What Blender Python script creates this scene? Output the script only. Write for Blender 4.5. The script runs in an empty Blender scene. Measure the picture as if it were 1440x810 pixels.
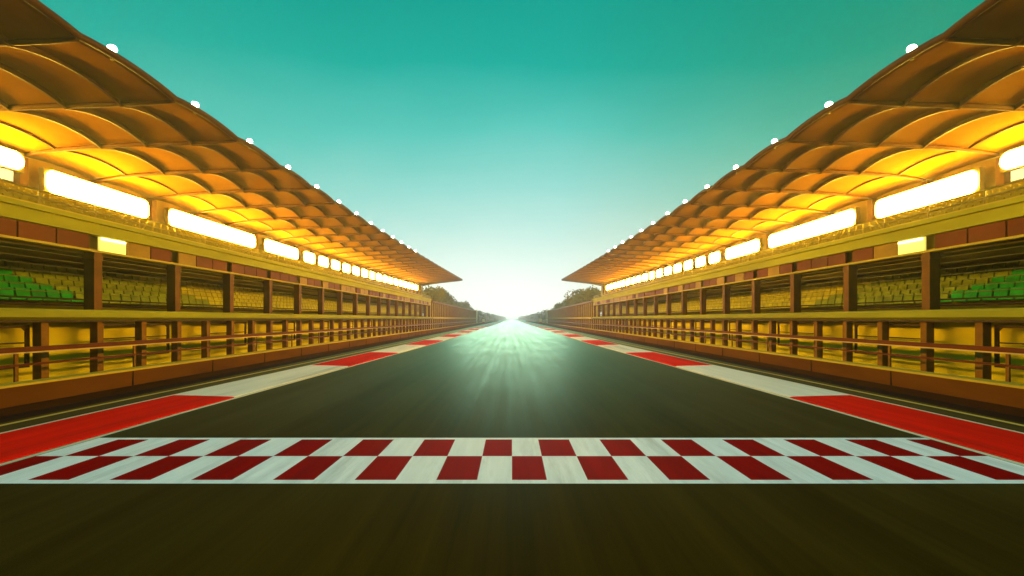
import bpy, bmesh, math, random
from mathutils import Vector
random.seed(7)
D = bpy.data
S = bpy.context.scene
C = S.collection
CAM_H = 2.4
H = CAM_H

# ------------------------------------------------------------------ materials
def mat(name, col, rough=0.6, metal=0.0, var=0.25, scale=1.5, stretch=(1, 1, 1), bump=0.0, spec=0.06,
        dirt=None, dirt_amt=0.0, emis=None, estr=0.0, bscale=None):
    m = D.materials.new(name); m.use_nodes = True
    nt = m.node_tree; N = nt.nodes; L = nt.links
    b = N['Principled BSDF']
    b.inputs['Roughness'].default_value = rough
    b.inputs['Metallic'].default_value = metal
    b.inputs['Specular IOR Level'].default_value = spec
    tc = N.new('ShaderNodeTexCoord')
    mp = N.new('ShaderNodeMapping'); mp.inputs['Scale'].default_value = stretch
    L.new(tc.outputs['Object'], mp.inputs['Vector'])
    nz = N.new('ShaderNodeTexNoise'); nz.inputs['Scale'].default_value = scale
    nz.inputs['Detail'].default_value = 6; nz.inputs['Roughness'].default_value = 0.6
    L.new(mp.outputs[0], nz.inputs['Vector'])
    r = N.new('ShaderNodeValToRGB')
    e = r.color_ramp.elements
    e[0].position = 0.28; e[1].position = 0.72
    e[0].color = tuple(max(0, c * (1 - var)) for c in col) + (1,)
    e[1].color = tuple(min(1, c * (1 + var)) for c in col) + (1,)
    L.new(nz.outputs['Fac'], r.inputs[0])
    out = r.outputs[0]
    if dirt:
        n2 = N.new('ShaderNodeTexNoise'); n2.inputs['Scale'].default_value = scale * 0.37
        n2.inputs['Detail'].default_value = 8; n2.inputs['Roughness'].default_value = 0.7
        L.new(mp.outputs[0], n2.inputs['Vector'])
        mr = N.new('ShaderNodeMapRange'); mr.inputs['From Min'].default_value = 0.5
        mr.inputs['From Max'].default_value = 0.75; mr.inputs['To Max'].default_value = dirt_amt
        L.new(n2.outputs['Fac'], mr.inputs['Value'])
        mx = N.new('ShaderNodeMix'); mx.data_type = 'RGBA'
        L.new(mr.outputs[0], mx.inputs['Factor']); L.new(out, mx.inputs[6])
        mx.inputs[7].default_value = dirt + (1,)
        out = mx.outputs[2]
    L.new(out, b.inputs['Base Color'])
    if bump:
        bp = N.new('ShaderNodeBump'); bp.inputs['Strength'].default_value = bump
        bp.inputs['Distance'].default_value = 0.02
        n3 = N.new('ShaderNodeTexNoise'); n3.inputs['Scale'].default_value = bscale or scale * 8
        n3.inputs['Detail'].default_value = 4
        L.new(mp.outputs[0] if not bscale else tc.outputs['Object'], n3.inputs['Vector'])
        L.new(n3.outputs['Fac'], bp.inputs['Height']); L.new(bp.outputs[0], b.inputs['Normal'])
    if emis:
        b.inputs['Emission Color'].default_value = emis + (1,)
        b.inputs['Emission Strength'].default_value = estr
    return m

def asphalt(name, col, rough, spec):
    m = D.materials.new(name); m.use_nodes = True
    nt = m.node_tree; N = nt.nodes; L = nt.links; b = N['Principled BSDF']
    b.inputs['Specular IOR Level'].default_value = spec
    tc = N.new('ShaderNodeTexCoord')
    def noise(stretch, scale, det=6, rgh=0.6):
        mp = N.new('ShaderNodeMapping'); mp.inputs['Scale'].default_value = stretch
        L.new(tc.outputs['Object'], mp.inputs['Vector'])
        n = N.new('ShaderNodeTexNoise'); n.inputs['Scale'].default_value = scale
        n.inputs['Detail'].default_value = det; n.inputs['Roughness'].default_value = rgh
        L.new(mp.outputs[0], n.inputs['Vector']); return n.outputs['Fac']
    def math_(op, a, bb, clamp=False):
        n = N.new('ShaderNodeMath'); n.operation = op; n.use_clamp = clamp
        for i, v in enumerate((a, bb)):
            if isinstance(v, (int, float)): n.inputs[i].default_value = v
            else: L.new(v, n.inputs[i])
        return n.outputs[0]
    streak = noise((1, 0.012, 1), 2.6, 8, 0.7)       # long tyre streaks laid down along the straight
    patch = noise((0.5, 0.16, 1), 0.8, 5)            # resurfaced, uneven patches
    grain = noise((1, 1, 1), 60, 2)                  # stone grain
    f = math_('ADD', math_('MULTIPLY', streak, 0.75), math_('MULTIPLY', patch, 0.45))
    f = math_('ADD', f, math_('MULTIPLY', grain, 0.25))
    r = N.new('ShaderNodeValToRGB'); e = r.color_ramp.elements
    e[0].position = 0.52; e[1].position = 0.92
    e[0].color = tuple(c * 0.55 for c in col) + (1,); e[1].color = tuple(c * 1.7 for c in col) + (1,)
    L.new(f, r.inputs[0]); L.new(r.outputs[0], b.inputs['Base Color'])
    mr = N.new('ShaderNodeMapRange'); mr.inputs['From Min'].default_value = 0.3; mr.inputs['From Max'].default_value = 0.75
    mr.inputs['To Min'].default_value = rough - 0.1; mr.inputs['To Max'].default_value = rough + 0.14
    L.new(math_('ADD', math_('MULTIPLY', streak, 0.6), math_('MULTIPLY', patch, 0.4)), mr.inputs['Value'])
    L.new(mr.outputs[0], b.inputs['Roughness'])
    bp = N.new('ShaderNodeBump'); bp.inputs['Strength'].default_value = 0.35; bp.inputs['Distance'].default_value = 0.01
    L.new(grain, bp.inputs['Height']); L.new(bp.outputs[0], b.inputs['Normal'])
    # thin worn-rubber gloss: almost nothing when looked down on, strong at grazing angles
    b.inputs['Specular IOR Level'].default_value = 0
    fr = N.new('ShaderNodeFresnel'); fr.inputs['IOR'].default_value = 1.0 + spec
    gl = N.new('ShaderNodeBsdfGlossy'); gl.inputs['Color'].default_value = (.44, .76, .58, 1)
    L.new(mr.outputs[0], gl.inputs['Roughness']); L.new(bp.outputs[0], gl.inputs['Normal'])
    ms = N.new('ShaderNodeMixShader'); L.new(fr.outputs[0], ms.inputs[0])
    L.new(b.outputs[0], ms.inputs[1]); L.new(gl.outputs[0], ms.inputs[2])
    L.new(ms.outputs[0], [n for n in N if n.type == 'OUTPUT_MATERIAL'][0].inputs['Surface'])
    return m

LAMP = (1.0, 0.56, 0.045)
M = {}
M['asphalt'] = asphalt('asphalt', (0.036, 0.0195, 0.0006), 0.40, .042)
M['apron'] = asphalt('apron_asphalt', (0.065, 0.029, 0.001), 0.75, .015)
M['grass'] = mat('grass', (0.075, 0.10, 0.018), 0.9, var=0.5, scale=0.6, bump=0.6)
M['gutter'] = mat('gutter_concrete', (0.022, 0.008, 0.003), 0.85, var=0.4, scale=2, stretch=(1, .15, 1), bump=.3)
M['kerb_red'] = mat('kerb_red_paint', (0.78, 0.010, 0.002), 0.75, spec=.02, var=0.18, scale=2.2, stretch=(1, .08, 1), bump=.25,
                    dirt=(0.10, 0.02, 0.012), dirt_amt=0.55)
M['kerb_white'] = mat('kerb_white_paint', (0.78, 0.76, 0.66), 0.75, spec=.02, var=0.10, scale=2.2, stretch=(1, .08, 1), bump=.25,
                      dirt=(0.20, 0.18, 0.13), dirt_amt=0.55)
M['line'] = mat('line_paint', (0.72, 0.66, 0.45), 0.55, var=0.15, scale=3, stretch=(1, .06, 1), dirt=(0.2, 0.17, 0.1), dirt_amt=0.6)
M['yline'] = mat('yellow_line_paint', (0.66, 0.46, 0.08), 0.7, var=0.2, scale=3, stretch=(1, .06, 1), dirt=(0.15, 0.1, 0.05), dirt_amt=0.6)
M['chk_red'] = mat('chequer_red_paint', (0.30, 0.0, 0.0), 0.75, spec=.02, var=0.2, scale=3.5, stretch=(1, .1, 1), bump=.2, bscale=60,
                   dirt=(0.09, 0.01, 0.01), dirt_amt=0.5)
M['chk_white'] = mat('chequer_white_paint', (0.85, 0.86, 0.88), 0.75, spec=.02, var=0.10, scale=3.5, stretch=(1, .1, 1), bump=.2, bscale=60,
                     dirt=(0.26, 0.26, 0.22), dirt_amt=0.6)
M['wall'] = mat('wall_concrete', (0.095, 0.032, 0.002), 0.8, var=0.3, scale=0.9, stretch=(1, .25, 1), bump=.3,
                dirt=(0.04, 0.014, 0.003), dirt_amt=0.7)
M['coping'] = mat('coping_paint', (0.46, 0.34, 0.03), 0.6, var=0.2, scale=2, stretch=(1, .1, 1))
M['fascia'] = mat('fascia_panel', (0.34, 0.315, 0.006), 0.6, var=0.16, scale=0.8, stretch=(1, .3, 1), dirt=(0.2, 0.15, 0.006), dirt_amt=0.5)
M['ledge'] = mat('ledge_concrete', (0.29, 0.28, 0.015), 0.65, var=0.25, scale=0.9, stretch=(1, .2, 1), dirt=(0.14, 0.10, 0.01), dirt_amt=0.6)
M['lowwall'] = mat('lower_wall_paint', (0.60, 0.49, 0.008), 0.65, var=0.22, scale=0.7, stretch=(1, .4, 1), dirt=(0.34, 0.22, 0.004), dirt_amt=0.4)
M['column'] = mat('column_paint', (0.15, 0.055, 0.005), 0.5, var=0.25, scale=2, dirt=(0.12, 0.05, 0.015), dirt_amt=0.5)
M['lowcol'] = mat('lower_column_paint', (0.20, 0.085, 0.006), 0.5, var=0.25, scale=2, dirt=(0.15, 0.07, 0.02), dirt_amt=0.5)
M['frame'] = mat('dark_frame', (0.055, 0.03, 0.012), 0.45, var=0.2, scale=3)
M['redpanel'] = mat('dark_red_panel', (0.13, 0.022, 0.001), 0.5, var=0.35, scale=0.9, stretch=(1, .5, 1))
M['ochre'] = mat('ochre_panel', (0.30, 0.16, 0.008), 0.45, var=0.3, scale=0.9, stretch=(1, .5, 1))
M['seat_green'] = mat('seat_green_plastic', (0.01, 0.28, 0.02), 0.4, var=0.35, scale=2.5)
M['seat_yellow'] = mat('seat_yellow_plastic', (0.44, 0.40, 0.006), 0.4, var=0.3, scale=2.5)
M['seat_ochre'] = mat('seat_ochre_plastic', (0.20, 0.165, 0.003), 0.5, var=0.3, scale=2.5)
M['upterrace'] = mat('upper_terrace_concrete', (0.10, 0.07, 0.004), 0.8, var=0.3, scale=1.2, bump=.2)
M['seat_olive'] = mat('seat_olive_plastic', (0.20, 0.25, 0.006), 0.4, var=0.3, scale=2.5)
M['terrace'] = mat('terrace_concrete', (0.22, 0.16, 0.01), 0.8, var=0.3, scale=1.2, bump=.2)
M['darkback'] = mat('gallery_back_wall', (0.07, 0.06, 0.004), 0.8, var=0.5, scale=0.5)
M['cable'] = mat('fence_cable', (0.30, 0.24, 0.06), 0.4, metal=.6, var=0.1)
M['soffit'] = mat('roof_membrane', (0.20, 0.090, 0.0005), 0.85, spec=0.0, var=0.14, scale=0.5, stretch=(1, 1, 1), dirt=(0.10, 0.042, 0.001), dirt_amt=0.5)
M['rib'] = mat('roof_rib_steel', (0.075, 0.028, 0.002), 0.5, var=0.2, scale=1.5)
M['backwall'] = mat('back_wall_paint', (0.36, 0.27, 0.012), 0.6, var=0.2, scale=0.8)
M['rail'] = mat('rail_paint', (0.10, 0.018, 0.005), 0.4, var=0.25, scale=2, stretch=(1, .2, 1))
M['rail_pale'] = mat('rail_edge_paint', (0.60, 0.42, 0.12), 0.45, var=0.15, scale=2)
M['housing'] = mat('lamp_housing', (0.16, 0.12, 0.04), 0.4, metal=.4, var=0.15)
M['diffuser'] = mat('floodlight_diffuser', (0.9, 0.85, 0.7), 0.3, var=0.02, emis=LAMP, estr=165.0)
M['lens'] = mat('lamp_lens', (0.9, 0.9, 0.85), 0.2, var=0.02, emis=(1.0, 0.92, 0.66), estr=40.0)
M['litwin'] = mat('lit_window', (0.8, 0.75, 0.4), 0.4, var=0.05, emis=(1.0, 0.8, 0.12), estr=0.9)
M['glare_glow'] = mat('glare_panel', (0.8, 0.8, 0.6), 0.4, var=0.05, emis=(1.0, 0.95, 0.55), estr=0.8)  # emission added for pale glare
M['littop'] = mat('lit_window_tube', (0.9, 0.9, 0.7), 0.4, var=0.02, emis=(1.0, 0.9, 0.45), estr=6.0)
M['bark'] = mat('bark', (0.10, 0.06, 0.03), 0.9, var=0.3, scale=3, bump=.5)
M['leaf_a'] = mat('leaf_olive', (0.17, 0.145, 0.006), 0.6, var=0.45, scale=0.7)
M['leaf_b'] = mat('leaf_dark', (0.11, 0.10, 0.006), 0.6, var=0.45, scale=0.7)
M['post'] = mat('marker_paint', (0.72, 0.66, 0.40), 0.5, var=0.12, scale=3)
M['postred'] = mat('marker_red', (0.45, 0.04, 0.02), 0.5, var=0.12, scale=3)

# ------------------------------------------------------------------ mesh helpers
class MB:
    def __init__(self): self.bm = bmesh.new(); self.mi = 0
    def box(self, x0, x1, y0, y1, z0, z1):
        v = [self.bm.verts.new((x, y, z)) for z in (z0, z1) for (x, y) in ((x0, y0), (x1, y0), (x1, y1), (x0, y1))]
        for f in ((3, 2, 1, 0), (4, 5, 6, 7), (0, 1, 5, 4), (1, 2, 6, 5), (2, 3, 7, 6), (3, 0, 4, 7)):
            fc = self.bm.faces.new([v[i] for i in f]); fc.material_index = self.mi
        return self
    def quad(self, *p):
        fc = self.bm.faces.new([self.bm.verts.new(q) for q in p]); fc.material_index = self.mi
    def prism(self, prof, y0, y1):
        """extrude an (x,z) outline along y"""
        a = [self.bm.verts.new((x, y0, z)) for x, z in prof]; b = [self.bm.verts.new((x, y1, z)) for x, z in prof]
        n = len(prof)
        for i in range(n):
            fc = self.bm.faces.new((a[i], a[(i + 1) % n], b[(i + 1) % n], b[i])); fc.material_index = self.mi
        for q in (a, list(reversed(b))):
            fc = self.bm.faces.new(q); fc.material_index = self.mi
    def tube(self, pts, r, n=8):
        rings = []
        for i, p in enumerate(pts):
            p = Vector(p)
            d = (Vector(pts[min(i + 1, len(pts) - 1)]) - Vector(pts[max(i - 1, 0)])).normalized()
            up = Vector((0, 0, 1)) if abs(d.z) < .9 else Vector((1, 0, 0))
            u = d.cross(up).normalized(); w = u.cross(d)
            rr = r[i] if isinstance(r, (list, tuple)) else r
            rings.append([self.bm.verts.new(p + (u * math.cos(2 * math.pi * k / n) + w * math.sin(2 * math.pi * k / n)) * rr) for k in range(n)])
        for a, b in zip(rings, rings[1:]):
            for k in range(n):
                fc = self.bm.faces.new((a[k], a[(k + 1) % n], b[(k + 1) % n], b[k])); fc.material_index = self.mi; fc.smooth = True
        for q in (rings[0], list(reversed(rings[-1]))):
            fc = self.bm.faces.new(q); fc.material_index = self.mi
    def build(self, name, mats, parent=None, s=1, recalc=True, smooth=False):
        if s < 0:
            for v in self.bm.verts: v.co.x *= -1
        if recalc: bmesh.ops.recalc_face_normals(self.bm, faces=self.bm.faces)
        if smooth:
            for f in self.bm.faces: f.smooth = True
        me = D.meshes.new(name); self.bm.to_mesh(me); self.bm.free()
        for m in (mats if isinstance(mats, (list, tuple)) else [mats]): me.materials.append(M[m])
        o = D.objects.new(name, me); C.objects.link(o)
        if parent:
            o.parent = parent
            pl = WLOC.get(parent.name, Vector((0, 0, 0)))
            me.transform(__import__('mathutils').Matrix.Translation(-pl))
            WLOC[o.name] = pl
        return o
WLOC = {}
def empty(name, loc):
    o = D.objects.new(name, None); C.objects.link(o); o.location = loc; o.empty_display_size = .3
    WLOC[o.name] = Vector(loc); return o
def tag(o, label, cat, group=None, kind=None):
    o['label'] = label; o['category'] = cat
    if group: o['group'] = group
    if kind: o['kind'] = kind
    return o
def struct(o): o['kind'] = 'structure'; return o
ORD = ['first', 'second', 'third', 'fourth', 'fifth', 'sixth', 'seventh', 'eighth', 'ninth', 'tenth', 'eleventh', 'twelfth',
       'thirteenth', 'fourteenth', 'fifteenth', 'sixteenth', 'seventeenth', 'eighteenth', 'nineteenth', 'twentieth',
       'twenty-first', 'twenty-second', 'twenty-third', 'twenty-fourth', 'twenty-fifth', 'twenty-sixth', 'twenty-seventh',
       'twenty-eighth', 'twenty-ninth', 'thirtieth']
SIDE = {-1: 'left', 1: 'right'}

# ------------------------------------------------------------------ ground, track, markings
def drift(y):                    # the racing surface narrows slightly down the straight
    if y < 12: return 0.0
    if y < 45: return 1.0 * (y - 12) / 33
    return min(1.7, 1.0 + .7 * (y - 45) / 140)
def x_in(y): return 3.47 * H - drift(y)
def x_out(y): return 4.36 * H - .85 * drift(y)
def x_yel(y): return 4.77 * H - .85 * drift(y)
FAR = 1800
YS = [-30, 0, 6, 12, 20, 28, 36, 45, 60, 90, 140, 185, 260, 400, 700, 1100, FAR]
b = MB()
b.quad((-4000, -600, -.06), (4000, -600, -.06), (4000, 6000, -.06), (-4000, 6000, -.06)); struct(b.build('ground', 'grass'))
b = MB()
b.quad((-17.0, -30, -.006), (17.0, -30, -.006), (17.0, FAR, -.006), (-17.0, FAR, -.006)); struct(b.build('apron', 'apron'))
def strip(name, m, fa, fb, z):
    b = MB()
    for y0, y1 in zip(YS, YS[1:]):
        b.quad((fa(y0), y0, z), (fb(y0), y0, z), (fb(y1), y1, z), (fa(y1), y1, z))
    bmesh.ops.remove_doubles(b.bm, verts=b.bm.verts, dist=1e-5)
    return struct(b.build(name, m))
strip('track', 'asphalt', lambda y: -x_in(y), x_in, 0.0)
for s in (-1, 1):
    strip('edge_line', 'line', lambda y: s * (x_in(y) - .02), lambda y: s * (x_in(y) + .11), .006)
    strip('boundary_line', 'yline', lambda y: s * (x_yel(y) - .07), lambda y: s * (x_yel(y) + .09), .004)
    strip('drain_gutter', 'gutter', lambda y: s * 11.75, lambda y: s * 12.6, .002)
    # kerb: low sloped blocks alternating red and white, with a cream outer band
    b = MB()
    bl = 8.9
    first = 1536 / 111.0          # a red block ends here
    k0 = -4
    edges = [first + bl * k for k in range(k0, 60)]
    for i, (y0, y1) in enumerate(zip(edges, edges[1:])):
        red = (i + k0) % 2 != 0
        n = 6 if y0 < 80 else 2
        for j in range(n):
            a0 = y0 + (y1 - y0) * j / n; a1 = y0 + (y1 - y0) * (j + 1) / n
            def prof(y):
                xi, xo = x_in(y) + .17, x_out(y)
                w = xo - xi
                return [(xi, -.004), (xi, .012), (xi + .10, .03), (xi + w * .55, .06), (xo - .14, .075), (xo - .138, .075), (xo - .02, .07), (xo, .05), (xo, -.004)]
            p0, p1 = prof(a0), prof(a1)
            for q in range(len(p0) - 1):
                b.mi = 2 if q in (5, 6, 7) else (0 if red else 1)
                b.quad((p0[q][0], a0, p0[q][1]), (p0[q + 1][0], a0, p0[q + 1][1]), (p1[q + 1][0], a1, p1[q + 1][1]), (p1[q][0], a1, p1[q][1]))
    bmesh.ops.remove_doubles(b.bm, verts=b.bm.verts, dist=1e-5)
    struct(b.build('kerb', ['kerb_red', 'kerb_white', 'line'], s=s))

# chequered start / finish line
CW = .253 * H                    # column width; the two middle columns are narrower
def cx(k): return 0.0 if k == 0 else math.copysign(.216 * H + (abs(k) - 1) * CW, k)
rows = [6.76, 7.93, 9.02]
b = MB()
for r in range(2):
    y0, y1 = rows[r], rows[r + 1]
    lim = x_in(8) - .03
    n = int(lim / CW) + 2
    for k in range(-n, n):
        x0, x1 = max(-lim, cx(k)), min(lim, cx(k + 1))
        if x1 <= x0: continue
        b.mi = 0 if (k + r) % 2 == 0 else 1
        b.quad((x0, y0, .004), (x1, y0, .004), (x1, y1, .004), (x0, y1, .004))
b.mi = 1
b.quad((-lim, rows[0] - .15, .004), (lim, rows[0] - .15, .004), (lim, rows[0], .004), (-lim, rows[0], .004))
b.quad((-lim, rows[2], .004), (lim, rows[2], .004), (lim, rows[2] + .13, .004), (-lim, rows[2] + .13, .004))
fl = b.build('finish_line', ['chk_red', 'chk_white'])
tag(fl, 'red and white chequered finish line painted across the dark track', 'finish line')

# ------------------------------------------------------------------ grandstand
BAY = 4.2
RIB0 = 18.86 - 3 * BAY
NB = 29
REND = RIB0 + NB * BAY            # about 128 m
def lerp(tab, x):
    for (a, va), (c, vc) in zip(tab, tab[1:]):
        if x <= c: return va + (vc - va) * max(0, (x - a)) / (c - a)
    return tab[-1][1]
PROF = [(14, 9.06), (15, 8.99), (16.5, 8.94), (19.5, 8.86), (22.2, 8.7), (24, 8.5), (25.2, 8.25)]
RISE = [(14, .15), (16, .38), (19, .38), (22.5, .34), (25.2, .15)]
def lift(x, y):
    if y < 42: return 0
    t = min(1, (y - 42) / 86)
    return 1.75 * t ** 1.25 * (1 - .45 * (x - 14) / 11)
def zroof(x, y):
    t = ((y - RIB0) / BAY) % 1.0
    v = max(0.0, math.sin(math.pi * t)) ** .8
    return H + lerp(PROF, x) + lerp(RISE, x) * v + lift(x, y)
XS = [14, 14.35, 15, 15.6, 16.3, 17.2, 18.2, 19.2, 20.3, 21.4, 22.5, 23.5, 24.4, 25.2]
FZ1 = H + 3.82                    # top of the parapet fascia
GEND = 90.0
FRONT = 4.0

def grandstand(s):
    t = empty('grandstand', (s * 20, 50, 0))
    side = SIDE[s]
    tag(t, f'{side} floodlit grandstand with scalloped overhanging canopy roof beside the track', 'grandstand',
        'grandstands on both sides of the track')
    # canopy roof, vaulted between ribs
    b = MB(); nv = 10
    ys = [RIB0 + BAY * i / nv for i in range(NB * nv + 1)]
    lo = [[b.bm.verts.new((x, y, zroof(x, y))) for x in XS] for y in ys]
    hi = [[b.bm.verts.new((x, y, zroof(x, y) + .16 + .35 * min(1, (x - 14) / 3))) for x in XS] for y in ys]
    for i in range(len(ys) - 1):
        for j in range(len(XS) - 1):
            for g, rev in ((lo, 0), (hi, 1)):
                q = [g[i][j], g[i + 1][j], g[i + 1][j + 1], g[i][j + 1]]
                f = b.bm.faces.new(q[::-1] if rev else q); f.smooth = True
        for j in (0, -1):
            b.bm.faces.new((lo[i][j], lo[i + 1][j], hi[i + 1][j], hi[i][j]))
    for i in (0, -1):
        for j in range(len(XS) - 1):
            b.bm.faces.new((lo[i][j], lo[i][j + 1], hi[i][j + 1], hi[i][j]))
    roof = b.build('roof', 'soffit', t, s)
    for i in range(NB + 1):       # ribs under the low line of each vault
        y = RIB0 + BAY * i
        b = MB()
        b.tube([(x, y, H + lerp(PROF, x) + lift(x, y) - .06) for x in XS], [.07 + .05 * math.sin(math.pi * (x - 14) / 11.3) for x in XS], 8)
        b.build('rib', 'rib', roof, s)
    for x, dp in ((16.2, .19), (18.5, .22), (20.8, .20), (23.1, .08)):
        b = MB()
        yy = [RIB0 + BAY * i / nv for i in range(NB * nv + 1)]
        for y0, y1 in zip(yy, yy[1:]):      # a deep thin web following the vaults
            z0, z1 = zroof(x, y0), zroof(x, y1)
            w = .04
            A = [(x - w, y0, z0 + .02), (x + w, y0, z0 + .02), (x + w, y0, z0 - dp), (x - w, y0, z0 - dp)]
            B = [(x - w, y1, z1 + .02), (x + w, y1, z1 + .02), (x + w, y1, z1 - dp), (x - w, y1, z1 - dp)]
            for q in range(1, 4): b.quad(A[q], A[(q + 1) % 4], B[(q + 1) % 4], B[q])
        bmesh.ops.remove_doubles(b.bm, verts=b.bm.verts, dist=1e-5)
        b.build('purlin', 'rib', roof, s)
    b = MB()
    yy = [RIB0 + BAY * i / nv for i in range(NB * nv + 1)]
    b.tube([(13.98, y, zroof(14, y) + .06) for y in yy], .13, 8)
    b.build('edge_trim', 'rib', roof, s)
    # back wall under the roof, open for one bay at the near end
    b = MB()
    b.box(25.0, 25.35, 23.9, REND - 1, 0, H + 6.5)
    b.box(25.0, 25.35, FRONT, 23.9, 0, H + 5.9)
    b.build('back_wall', 'backwall', t, s)
    y = RIB0 + BAY * .5
    for i in range(NB):
        yy = RIB0 + BAY * i
        if yy < FRONT: continue
        b = MB(); b.box(24.72, 25.2, yy - .2, yy + .2, H + (5.9 if yy < 23.9 else 6.5), H + 8.25 + lift(25, yy) - .05)
        b.build('roof_pillar', 'column', t, s)
    b = MB()
    for i in range(NB):
        y0 = RIB0 + BAY * i
        if y0 < 22: continue
        for q in range(6):
            ya = y0 + .21 + (BAY - .42) * q / 6; yb = y0 + .21 + (BAY - .42) * (q + 1) / 6
            za, zb = zroof(25.1, ya) + .05, zroof(25.1, yb) + .05
            b.quad((25.06, ya, H + 6.5), (25.06, yb, H + 6.5), (25.06, yb, zb), (25.06, ya, za))
            b.quad((25.12, ya, H + 6.5), (25.12, yb, H + 6.5), (25.12, yb, zb), (25.12, ya, za))
    b.build('louvre_screen', 'ochre', t, s)
    b = MB(); b.box(25.05, 25.2, 12, 23.4, H + 5.95, H + 8.2)  # added glowing panel imitating the glare under the near roof
    p = b.build('glare_panel', 'glare_glow', t, s); p['label'] = 'pale glowing panel added for glare at the near end'
    # upper seating tier
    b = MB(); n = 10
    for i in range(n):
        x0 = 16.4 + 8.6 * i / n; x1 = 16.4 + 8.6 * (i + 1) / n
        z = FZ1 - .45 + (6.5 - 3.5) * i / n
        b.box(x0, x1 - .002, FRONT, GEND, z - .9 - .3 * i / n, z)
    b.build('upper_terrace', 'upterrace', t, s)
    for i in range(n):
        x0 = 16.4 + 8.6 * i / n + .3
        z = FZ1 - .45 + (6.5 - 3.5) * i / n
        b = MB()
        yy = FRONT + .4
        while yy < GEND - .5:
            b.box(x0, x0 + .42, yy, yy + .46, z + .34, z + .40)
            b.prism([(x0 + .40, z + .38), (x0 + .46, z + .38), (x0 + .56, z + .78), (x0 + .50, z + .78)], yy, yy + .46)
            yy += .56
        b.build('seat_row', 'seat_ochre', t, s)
    # parapet fascia: two profiled bands and a coping
    b = MB()
    b.box(16.0, 16.3, FRONT, GEND, H + 3.22, H + 3.58)
    b.box(16.06, 16.3, FRONT, GEND, H + 3.583, H + 3.66)
    b.box(15.92, 16.3, FRONT, GEND, H + 3.663, FZ1)
    f = b.build('fascia', 'fascia', t, s)
    b = MB(); b.box(15.94, 16.28, FRONT, GEND, FZ1 + .002, FZ1 + .05); b.build('coping', 'coping', f, s)
    b = MB()
    for z in (FZ1 + .3, FZ1 + .55):
        b.tube([(16.1, FRONT, z), (16.1, GEND, z)], .03, 6)
    yy = FRONT + 1
    while yy < GEND: b.tube([(16.1, yy, FZ1 + .04), (16.1, yy, FZ1 + .55)], .025, 6); yy += 2.1
    b.build('handrail', 'cable', f, s)
    # soffit slab below the tier
    b = MB(); b.box(16.3, 24.98, FRONT, GEND, H + 2.62, H + 2.72); b.build('gallery_ceiling', 'ochre', t, s)
    # transom strip of red and ochre panels
    cols = [17.6 + BAY * k for k in range(-3, 18)]
    k = 0
    for y0 in cols[:-1]:
        if y0 > GEND - BAY: break
        for q in range(3):
            a = y0 + .2 + (BAY - .4) * q / 3; c = y0 + .2 + (BAY - .4) * (q + 1) / 3 - .06
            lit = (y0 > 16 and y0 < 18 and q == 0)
            b = MB(); b.box(16.12, 16.2, a, c, H + 2.66, H + 3.2)
            m = 'litwin' if lit else random.choice(['redpanel', 'redpanel', 'ochre'] if y0 < 60 else ['redpanel', 'ochre', 'ochre'])
            if y0 < 16.5 and not lit: m = 'redpanel'
            p = b.build('transom_panel', m, t, s)
            if lit:
                p['label'] = 'lit cream transom panel'
                b = MB(); b.box(16.08, 16.118, a + .05, c - .05, H + 3.1, H + 3.17); b.build('tube_lamp', 'littop', p, s)
    b = MB(); b.box(16.0, 16.24, FRONT, GEND, H + 2.56, H + 2.64)
    b.build('transom_rail', 'coping', t, s)
    # gallery columns
    for y0 in cols:
        if y0 > GEND or y0 < FRONT: continue
        b = MB(); b.box(16.0, 16.4, y0 - .17, y0 + .17, H + .345, H + 2.555)
        b.box(15.985, 16.42, y0 - .2, y0 + .2, H + 2.3, H + 2.42)
        b.build('column', 'column', t, s)
    # lower tier of seats inside the gallery
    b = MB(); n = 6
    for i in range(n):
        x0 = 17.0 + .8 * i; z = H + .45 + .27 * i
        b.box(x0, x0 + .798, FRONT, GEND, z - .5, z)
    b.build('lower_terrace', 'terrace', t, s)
    for i in range(n):
        x0 = 17.0 + .8 * i + .2; z = H + .45 + .27 * i
        for (ya, yb, m) in ((FRONT + .3, 18.4, 'seat_green'), (18.4, 26.5, 'seat_olive'), (26.5, GEND - .4, 'seat_yellow')):
            b = MB(); yy = ya
            while yy < yb - .4:
                b.box(x0, x0 + .4, yy, yy + .46, z + .22, z + .28)
                b.prism([(x0 + .38, z + .26), (x0 + .44, z + .26), (x0 + .52, z + .66), (x0 + .46, z + .66)], yy, yy + .46)
                yy += .54
            b.build('seat_row', m, t, s)
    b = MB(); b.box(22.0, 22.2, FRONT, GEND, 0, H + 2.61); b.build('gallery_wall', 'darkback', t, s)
    # guard cables across the front of the gallery
    for i in range(9):
        z = H + .5 + .23 * i
        b = MB(); b.tube([(16.45, FRONT, z), (16.45, GEND, z)], .016 if i > 1 else .035, 6)
        b.build('guard_cable', 'cable' if i > 1 else 'frame', t, s)
    # ledge
    b = MB()
    b.prism([(15.75, H + .05), (15.75, H + .25), (15.83, H + .33), (16.95, H + .33), (16.95, H - .05), (15.95, H - .05)], FRONT, GEND)
    b.build('ledge', 'ledge', t, s)
    b = MB(); b.box(15.80, 15.99, FRONT, GEND, H - .12, H - .053); b.build('ledge_shadow_strip', 'frame', t, s)  # solid dark strip standing in for the shadow under the ledge
    # lower storey
    b = MB(); b.box(16.9, 17.1, FRONT, GEND, 0, H - .055); b.build('lower_wall', 'lowwall', t, s)
    lc = [15.6 + 2.1 * k for k in range(-5, 36)]
    for k, y0 in enumerate(lc):
        if y0 < FRONT or y0 > GEND: continue
        b = MB(); b.box(16.0, 16.3, y0 - .13, y0 + .13, 0, H - .125)
        b.box(15.97, 16.33, y0 - .17, y0 + .17, 0, .25)
        b.build('lower_column', 'lowcol', t, s)
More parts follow.
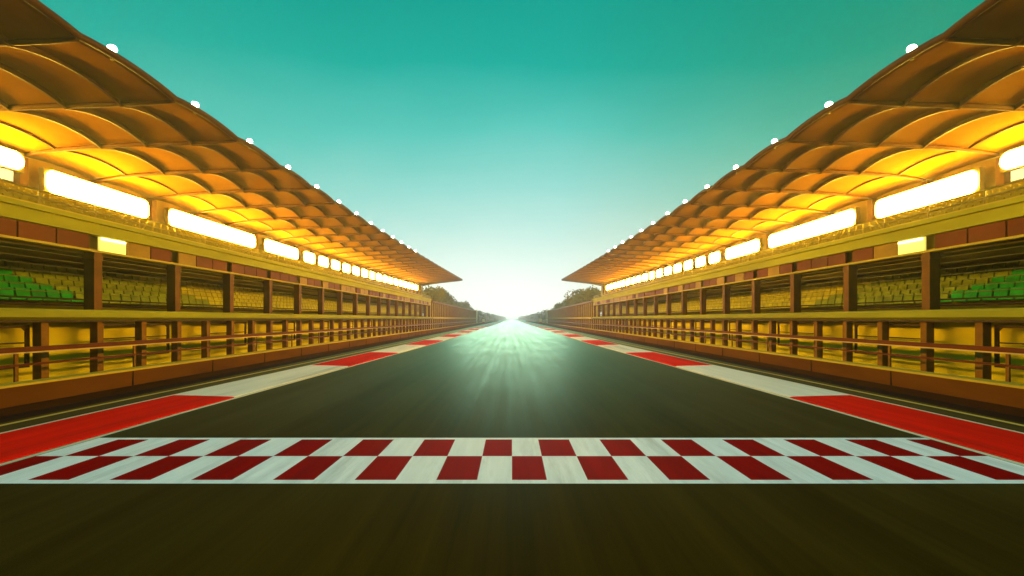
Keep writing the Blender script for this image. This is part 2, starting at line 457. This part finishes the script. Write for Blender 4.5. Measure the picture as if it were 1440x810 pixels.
    for k in range(0, len(lc) - 2, 3):        # dark framed bays, two columns wide
        y0, y1 = lc[k] + .16, lc[k + 2] - .16
        if y0 < FRONT or y1 > GEND: continue
        b = MB()
        z0, z1 = .75, H - .22
        b.box(16.36, 16.42, y0, y1, z1 - .09, z1); b.box(16.36, 16.42, y0, y1, z0, z0 + .08)
        b.box(16.36, 16.42, y0, y0 + .12, z0 + .082, z1 - .092); b.box(16.36, 16.42, y1 - .12, y1, z0 + .082, z1 - .092)
        b.box(16.37, 16.41, y0 + .122, y1 - .122, z1 - .62, z1 - .57)
        for (yc, sy) in ((y0 + .122, 1), (y1 - .122, -1)):
            b.quad((16.365, yc, z1 - .092), (16.365, yc + sy * .16, z1 - .092), (16.365, yc, z1 - .25))
        b.build('opening_frame', 'frame', t, s)
    return t

def pavilion(s):
    side = SIDE[s]
    y0, y1 = GEND + 1.0, 204.0
    t = empty('pavilion', (s * 18, 148, 0))
    tag(t, f'long low {side} pavilion of brown posts continuing past the grandstand', 'pavilion', 'low pavilions beyond the grandstands')
    b = MB(); b.box(16.96, 17.2, y0, y1, H + .34, H + 3.298); b.build('rear_wall', 'lowwall', t, s)
    b = MB(); b.box(15.8, 18.9, y0 - .4, y1 + .4, H + 3.3, H + 3.55); b.build('roof', 'lowcol', t, s)
    b = MB(); b.box(15.75, 16.95, y0, y1, H - .05, H + .33); b.build('ledge', 'coping', t, s)
    yy = y0 + .5
    while yy < y1:
        b = MB(); b.box(16.0, 16.3, yy - .16, yy + .16, H + .335, H + 3.298); b.build('column', 'lowcol', t, s); yy += 2.6
    yy = y0 + .5
    while yy < y1:
        b = MB(); b.box(16.0, 16.3, yy - .16, yy + .16, 0, H - .055); b.build('lower_column', 'lowcol', t, s); yy += 2.6
    b = MB(); b.box(16.9, 17.1, y0, y1, 0, H - .06); b.build('lower_wall', 'lowwall', t, s)
    b = MB(); b.box(15.6, 16.9, y1 + .05, y1 + 1.6, 0, H + 3.9); b.build('end_pier', 'post', t, s)

def track_wall(s):
    side = SIDE[s]
    t = empty('track_wall', (s * 12.8, 100, 0))
    tag(t, f'low brown concrete wall along the {side} edge of the track', 'wall', 'low track walls')
    b = MB()
    b.prism([(12.60, 0), (12.52, .12), (12.50, .68), (12.94, .68), (12.96, 0)], FRONT, 420)
    w = b.build('wall_body', 'wall', t, s)
    b = MB(); b.box(12.47, 12.499, FRONT, 420, 0.002, .20); b.build('skirt', 'gutter', t, s)
    b = MB(); b.box(12.48, 12.96, FRONT, 420, .682, .745); b.build('coping', 'coping', t, s)
    yy = FRONT + 3
    b = MB()
    while yy < 200: b.box(12.493, 12.52, yy, yy + .035, .13, .68); yy += 4.0
    b.build('joint', 'gutter', t, s)

def railing(s):
    side = SIDE[s]
    t = empty('railing', (s * 14.6, 100, 0))
    tag(t, f'dark red metal railing between the {side} wall and the grandstand', 'railing', 'railings in front of the grandstands')
    b = MB(); b.box(14.55, 14.65, FRONT, 300, 1.40, 1.55); b.build('top_rail', 'rail', t, s)
    b = MB(); b.box(14.52, 14.60, FRONT, 300, 1.36, 1.397); b.build('rail_edge', 'rail_pale', t, s)
    b = MB(); b.box(14.57, 14.63, FRONT, 300, .98, 1.05); b.build('middle_rail', 'rail', t, s)
    for k in range(70):
        y = FRONT + 1 + 4.2 * k
        b = MB(); b.box(14.58, 14.63, y - .05, y + .05, 0, 1.398); b.build('post', 'lowcol', t, s)

GROUND_TO = 16.3
for s in (-1, 1):
    grandstand(s); pavilion(s); track_wall(s); railing(s)

# ------------------------------------------------------------------ floodlight strips under the roofs
spans = [(15.2, 23.4), (24.4, 31.4), (33.2, 44.4), (46.1, 53.3)]
y = 54.8
while y < 122: spans.append((y, y + 3.0)); y += BAY
spans = [(a * .974, c * .974) for a, c in spans]
for s in (-1, 1):
    for i, (a, c) in enumerate(spans):
        mid = (a + c) / 2
        dz = lift(25, mid) * .8
        if i == 0: z0, z1 = H + 7.35, H + 8.2
        else: z0, z1 = H + 6.68 + dz, H + 7.85 + dz
        t = empty('floodlight_strip', (s * 24.5, mid, z0))
        nm = 'long' if c - a > 5 else 'short'
        lab = f'{nm} glowing floodlight strip under the {SIDE[s]} grandstand roof, {ORD[i]} counting from the front'
        tag(t, lab, 'floodlight', f'floodlight strips under the {SIDE[s]} roof')
        b = MB(); b.box(24.42, 24.70, a, c, z0 - .06, z1 + .06); b.build('housing', 'housing', t, s)
        b = MB(); r_ = .42
        out = []
        for (yc, zc, a0) in ((c - .06 - r_, z1 - r_, 0), (a + .06 + r_, z1 - r_, 90), (a + .06 + r_, z0 + r_, 180), (c - .06 - r_, z0 + r_, 270)):
            for q in range(7):
                an = math.radians(a0 + 15 * q); out.append((yc + r_ * math.cos(an), zc + r_ * math.sin(an)))
        A = [b.bm.verts.new((24.36, yy, zz)) for yy, zz in out]; B = [b.bm.verts.new((24.418, yy, zz)) for yy, zz in out]
        b.bm.faces.new(A); b.bm.faces.new(B[::-1])
        for q in range(len(A)): b.bm.faces.new((A[q], A[(q + 1) % len(A)], B[(q + 1) % len(A)], B[q]))
        b.build('diffuser', 'diffuser', t, s)
        b = MB()
        for yy in (a + .4, c - .4): b.box(24.702, 25.0, yy - .06, yy + .06, (z0 + z1) / 2 - .1, (z0 + z1) / 2 + .1)
        b.build('bracket', 'housing', t, s)

# small lamps standing on the roof edge
for s in (-1, 1):
    for i in range(13):
        y = 16.05 + BAY * i
        x = 14.1; z = zroof(14.1, y) + .12
        t = empty('roof_lamp', (s * x, y, z))
        tag(t, f'small white lamp on the {SIDE[s]} roof edge, {ORD[i]} lamp counting from the front', 'lamp',
            f'lamps along the {SIDE[s]} roof edge')
        b = MB(); b.tube([(x, y, z - .2), (x, y, z - .02)], .05, 8); b.build('bracket', 'housing', t, s)
        b = MB(); b.tube([(x + .04, y, z - .03), (x + .06, y, z + .04)], [.12, .16], 12); b.build('housing', 'housing', t, s)
        b = MB(); bmesh.ops.create_uvsphere(b.bm, u_segments=16, v_segments=10, radius=.14)
        for v in b.bm.verts: v.co = Vector((v.co.x + x, v.co.y + y, v.co.z * .9 + z + .2))
        b.build('lens', 'lens', t, s, smooth=True)

# ------------------------------------------------------------------ marker posts near the end of the wall
for s in (-1, 1):
    t = empty('marker_post', (s * 12.0, 192, 0))
    tag(t, f'small cream marker post beside the far end of the {SIDE[s]} wall', 'marker post', 'marker posts by the track')
    b = MB(); b.box(11.9, 12.15, 191.9, 192.1, 0, .9); b.build('post', 'housing', t, s)
    b = MB(); b.box(11.45, 12.55, 191.75, 191.88, .6, 2.3); b.build('board', 'post', t, s)
    b = MB(); b.box(11.45, 12.55, 191.73, 191.748, .6, .95); b.build('stripe', 'postred', t, s)

# ------------------------------------------------------------------ trees
def crown_mesh(name, R, Hh, n, matname, seed):
    rnd = random.Random(seed)
    bm = bmesh.new()
    blobs = []
    for k in range(11):
        a = rnd.uniform(0, 6.28); r = R * rnd.uniform(.15, .75)
        blobs.append((Vector((math.cos(a) * r, math.sin(a) * r, Hh * rnd.uniform(.15, .85))), R * rnd.uniform(.32, .55)))
    for k in range(n):
        c, r = rnd.choice(blobs)
        d = Vector((rnd.gauss(0, 1), rnd.gauss(0, 1), rnd.gauss(0, .8))).normalized()
        p = c + d * r * rnd.uniform(.55, 1.05)
        sz = rnd.uniform(.16, .34)
        u = Vector((rnd.gauss(0, 1), rnd.gauss(0, 1), rnd.gauss(0, 1))).normalized()
        w = u.cross(d + Vector((.01, .02, .03))).normalized()
        bm.faces.new([bm.verts.new(p + q) for q in (u * sz, w * sz * .6, -u * sz, -w * sz * .6)])
    me = D.meshes.new(name); bm.to_mesh(me); bm.free(); me.materials.append(M[matname]); return me
def trunk_mesh(h, seed):
    rnd = random.Random(seed); b = MB()
    b.tube([(0, 0, 0), (.05, .03, h * .5), (0, .1, h), (.1, 0, h * 1.6)], [.28, .22, .17, .06], 8)
    for k in range(5):
        a = k * 1.256 + rnd.uniform(-.3, .3)
        b.tube([(0, .05, h * .85), (math.cos(a) * 1.0, math.sin(a) * 1.0, h * 1.25), (math.cos(a) * 1.8, math.sin(a) * 1.8, h * 1.7)], [.12, .08, .03], 6)
    bmesh.ops.recalc_face_normals(b.bm, faces=b.bm.faces)
    me = D.meshes.new('trunk'); b.bm.to_mesh(me); b.bm.free(); me.materials.append(M['bark']); return me
crowns = [crown_mesh('crown', 3.6, 5.2, 2600, 'leaf_a', 1), crown_mesh('crown', 3.2, 5.8, 2600, 'leaf_b', 2), crown_mesh('crown', 4.0, 4.8, 2600, 'leaf_a', 3)]
trunks = [trunk_mesh(3.2, 4), trunk_mesh(3.0, 5), trunk_mesh(3.4, 6)]
for s in (-1, 1):
    for i in range(24):
        y = 134 + 5.6 * i
        k = (i * 5 + (i // 3)) % 3
        x = 24.0 + random.uniform(-1.2, 1.6)
        sc = random.uniform(.88, 1.14) * (1.42 - .02 * i)
        t = empty('tree', (s * x, y, -.06)); t.rotation_euler.z = random.uniform(0, 6.28); t.scale = (sc, sc, sc)
        kind = ['broad olive', 'tall dark green', 'spreading olive'][k]
        tag(t, f'{kind} tree behind the {SIDE[s]} pavilion, {ORD[i]} tree past the grandstand', 'tree', f'trees behind the {SIDE[s]} pavilion')
        tr = D.objects.new('trunk', trunks[k]); C.objects.link(tr); tr.parent = t
        cr = D.objects.new('crown', crowns[k]); C.objects.link(cr); cr.parent = t; cr.location = (0, 0, 2.6)
# far-off woodland on both sides of the straight
bm = bmesh.new(); rnd = random.Random(11)
for s in (-1, 1):
    for i in range(9000):
        y = 275 + 1200 * rnd.random() ** 1.6
        hh = 5.4 + 1.6 * math.sin(y * .13 + s) + .9 * math.sin(y * .41)
        p = Vector((s * rnd.uniform(20, 30), y, hh * rnd.random() ** .6)); sz = rnd.uniform(.5, 1.1)
        u = Vector((rnd.gauss(0, 1), rnd.gauss(0, 1), rnd.gauss(0, 1))).normalized()
        w = u.cross(Vector((rnd.gauss(0, 1), rnd.gauss(0, 1), rnd.gauss(0, 1)))).normalized()
        bm.faces.new([bm.verts.new(p + q) for q in (u * sz, w * sz * .7, -u * sz, -w * sz * .7)])
me = D.meshes.new('woodland'); bm.to_mesh(me); bm.free(); me.materials.append(M['leaf_b'])
o = D.objects.new('woodland', me); C.objects.link(o)
tag(o, 'distant belt of woodland along both sides of the far straight', 'woodland', kind='stuff')

# ------------------------------------------------------------------ sky and light
SUN_EL = math.radians(5)
w = D.worlds.new('World'); S.world = w; w.use_nodes = True
nt = w.node_tree; N = nt.nodes; L = nt.links
bg = N['Background']
tc = N.new('ShaderNodeTexCoord')
sx = N.new('ShaderNodeSeparateXYZ'); L.new(tc.outputs['Generated'], sx.inputs[0])
def mth(op, a, b=0.0, clamp=False):
    n = N.new('ShaderNodeMath'); n.operation = op; n.use_clamp = clamp
    for i, v in enumerate((a, b)):
        if isinstance(v, (int, float)): n.inputs[i].default_value = v
        else: L.new(v, n.inputs[i])
    return n.outputs[0]
X, Y, Z = sx.outputs
xx = mth('MULTIPLY', mth('MULTIPLY', X, X), .16)
zz = mth('MULTIPLY', Z, Z)
t_ = mth('SQRT', mth('ADD', xx, zz))
fade = mth('SUBTRACT', 1.0, mth('MULTIPLY', mth('MAXIMUM', mth('MULTIPLY', Y, -1), 0), .65))
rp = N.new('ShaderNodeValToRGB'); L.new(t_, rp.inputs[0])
def lin(c): return tuple((v / 255 / 12.92 if v / 255 <= .04045 else ((v / 255 + .055) / 1.055) ** 2.4) for v in c)
stops = [(0.0, (255, 255, 252)), (.06, (242, 252, 249)), (.16, (204, 239, 232)), (.27, (146, 219, 211)), (.38, (84, 200, 188)),
         (.48, (10, 174, 160)), (.59, (0, 158, 143))]
e = rp.color_ramp.elements
while len(e) < len(stops): e.new(.5)
for el, (p, c) in zip(e, stops): el.position = p; el.color = lin(c) + (1,)
top = e.new(.80); top.color = (.26, .70, .76, 1)       # overhead sky brightened out of view to light the ground
sky = N.new('ShaderNodeTexSky'); sky.sky_type = 'NISHITA'; sky.sun_disc = False
sky.sun_elevation = SUN_EL; sky.sun_rotation = 0.0
mx = N.new('ShaderNodeMix'); mx.data_type = 'RGBA'; mx.blend_type = 'ADD'; mx.inputs['Factor'].default_value = 0.001
L.new(rp.outputs[0], mx.inputs[6]); L.new(sky.outputs[0], mx.inputs[7])
L.new(mx.outputs[2], bg.inputs['Color']); L.new(fade, bg.inputs['Strength'])
mpw = N.new('ShaderNodeMapping'); mpw.inputs['Scale'].default_value = (1.2, 1.2, 3.2); L.new(tc.outputs['Generated'], mpw.inputs['Vector'])
nw = N.new('ShaderNodeTexNoise'); nw.inputs['Scale'].default_value = 2.4; nw.inputs['Detail'].default_value = 5; L.new(mpw.outputs[0], nw.inputs['Vector'])
wisp = mth('ADD', mth('MULTIPLY', mth('SUBTRACT', nw.outputs['Fac'], .5), .07), t_, True)
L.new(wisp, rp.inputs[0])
tint = N.new('ShaderNodeMix'); tint.data_type = 'RGBA'; tint.blend_type = 'MULTIPLY'
L.new(mth('MULTIPLY', mth('MAXIMUM', mth('SUBTRACT', X, .1), 0), 1.5, True), tint.inputs['Factor'])
L.new(mx.outputs[2], tint.inputs[6]); tint.inputs[7].default_value = (1, .72, .5, 1)
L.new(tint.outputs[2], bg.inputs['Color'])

sl = D.lights.new('sun', 'SUN'); sl.energy = 0.75; sl.angle = math.radians(16); sl.color = (1.0, .93, .80)
so = D.objects.new('sun', sl); C.objects.link(so); so.location = (0, 200, 60)
so.rotation_euler = Vector((0, -math.cos(SUN_EL), -math.sin(SUN_EL))).to_track_quat('-Z', 'Y').to_euler()

# ------------------------------------------------------------------ evening haze over the circuit
b = MB(); b.box(-4010, 4010, -610, 6010, -1.2, 18)
hz = b.build('haze', 'wall'); hz.data.materials.clear()
hm = D.materials.new('haze'); hm.use_nodes = True; hn = hm.node_tree
for n in list(hn.nodes):
    if n.type == 'BSDF_PRINCIPLED': hn.nodes.remove(n)
pv = hn.nodes.new('ShaderNodeVolumePrincipled'); pv.inputs['Density'].default_value = 0.0007
pv.inputs['Color'].default_value = (.86, .97, .95, 1); pv.inputs['Anisotropy'].default_value = 0.75
hn.links.new(pv.outputs[0], [n for n in hn.nodes if n.type == 'OUTPUT_MATERIAL'][0].inputs['Volume'])
hz.data.materials.append(hm)
hz['kind'] = 'stuff'; hz['label'] = 'pale evening haze hanging in the air over the track'; hz['category'] = 'haze'

# ------------------------------------------------------------------ camera
cd = D.cameras.new('camera'); cam = D.objects.new('camera', cd); C.objects.link(cam)
cd.lens = 16.0; cd.sensor_width = 36; cd.shift_y = 43 / 1440
cam.location = (0, 0, CAM_H); cam.rotation_euler = (math.pi / 2, 0, 0)
cd.clip_start = .05; cd.clip_end = 12000
S.camera = cam
S.view_settings.view_transform = 'Standard'; S.view_settings.look = 'None'
S.view_settings.exposure = 0; S.view_settings.gamma = 1
S.cycles.use_denoising = True
S.cycles.max_bounces = 5; S.cycles.diffuse_bounces = 3; S.cycles.glossy_bounces = 3
S.cycles.sample_clamp_indirect = 6
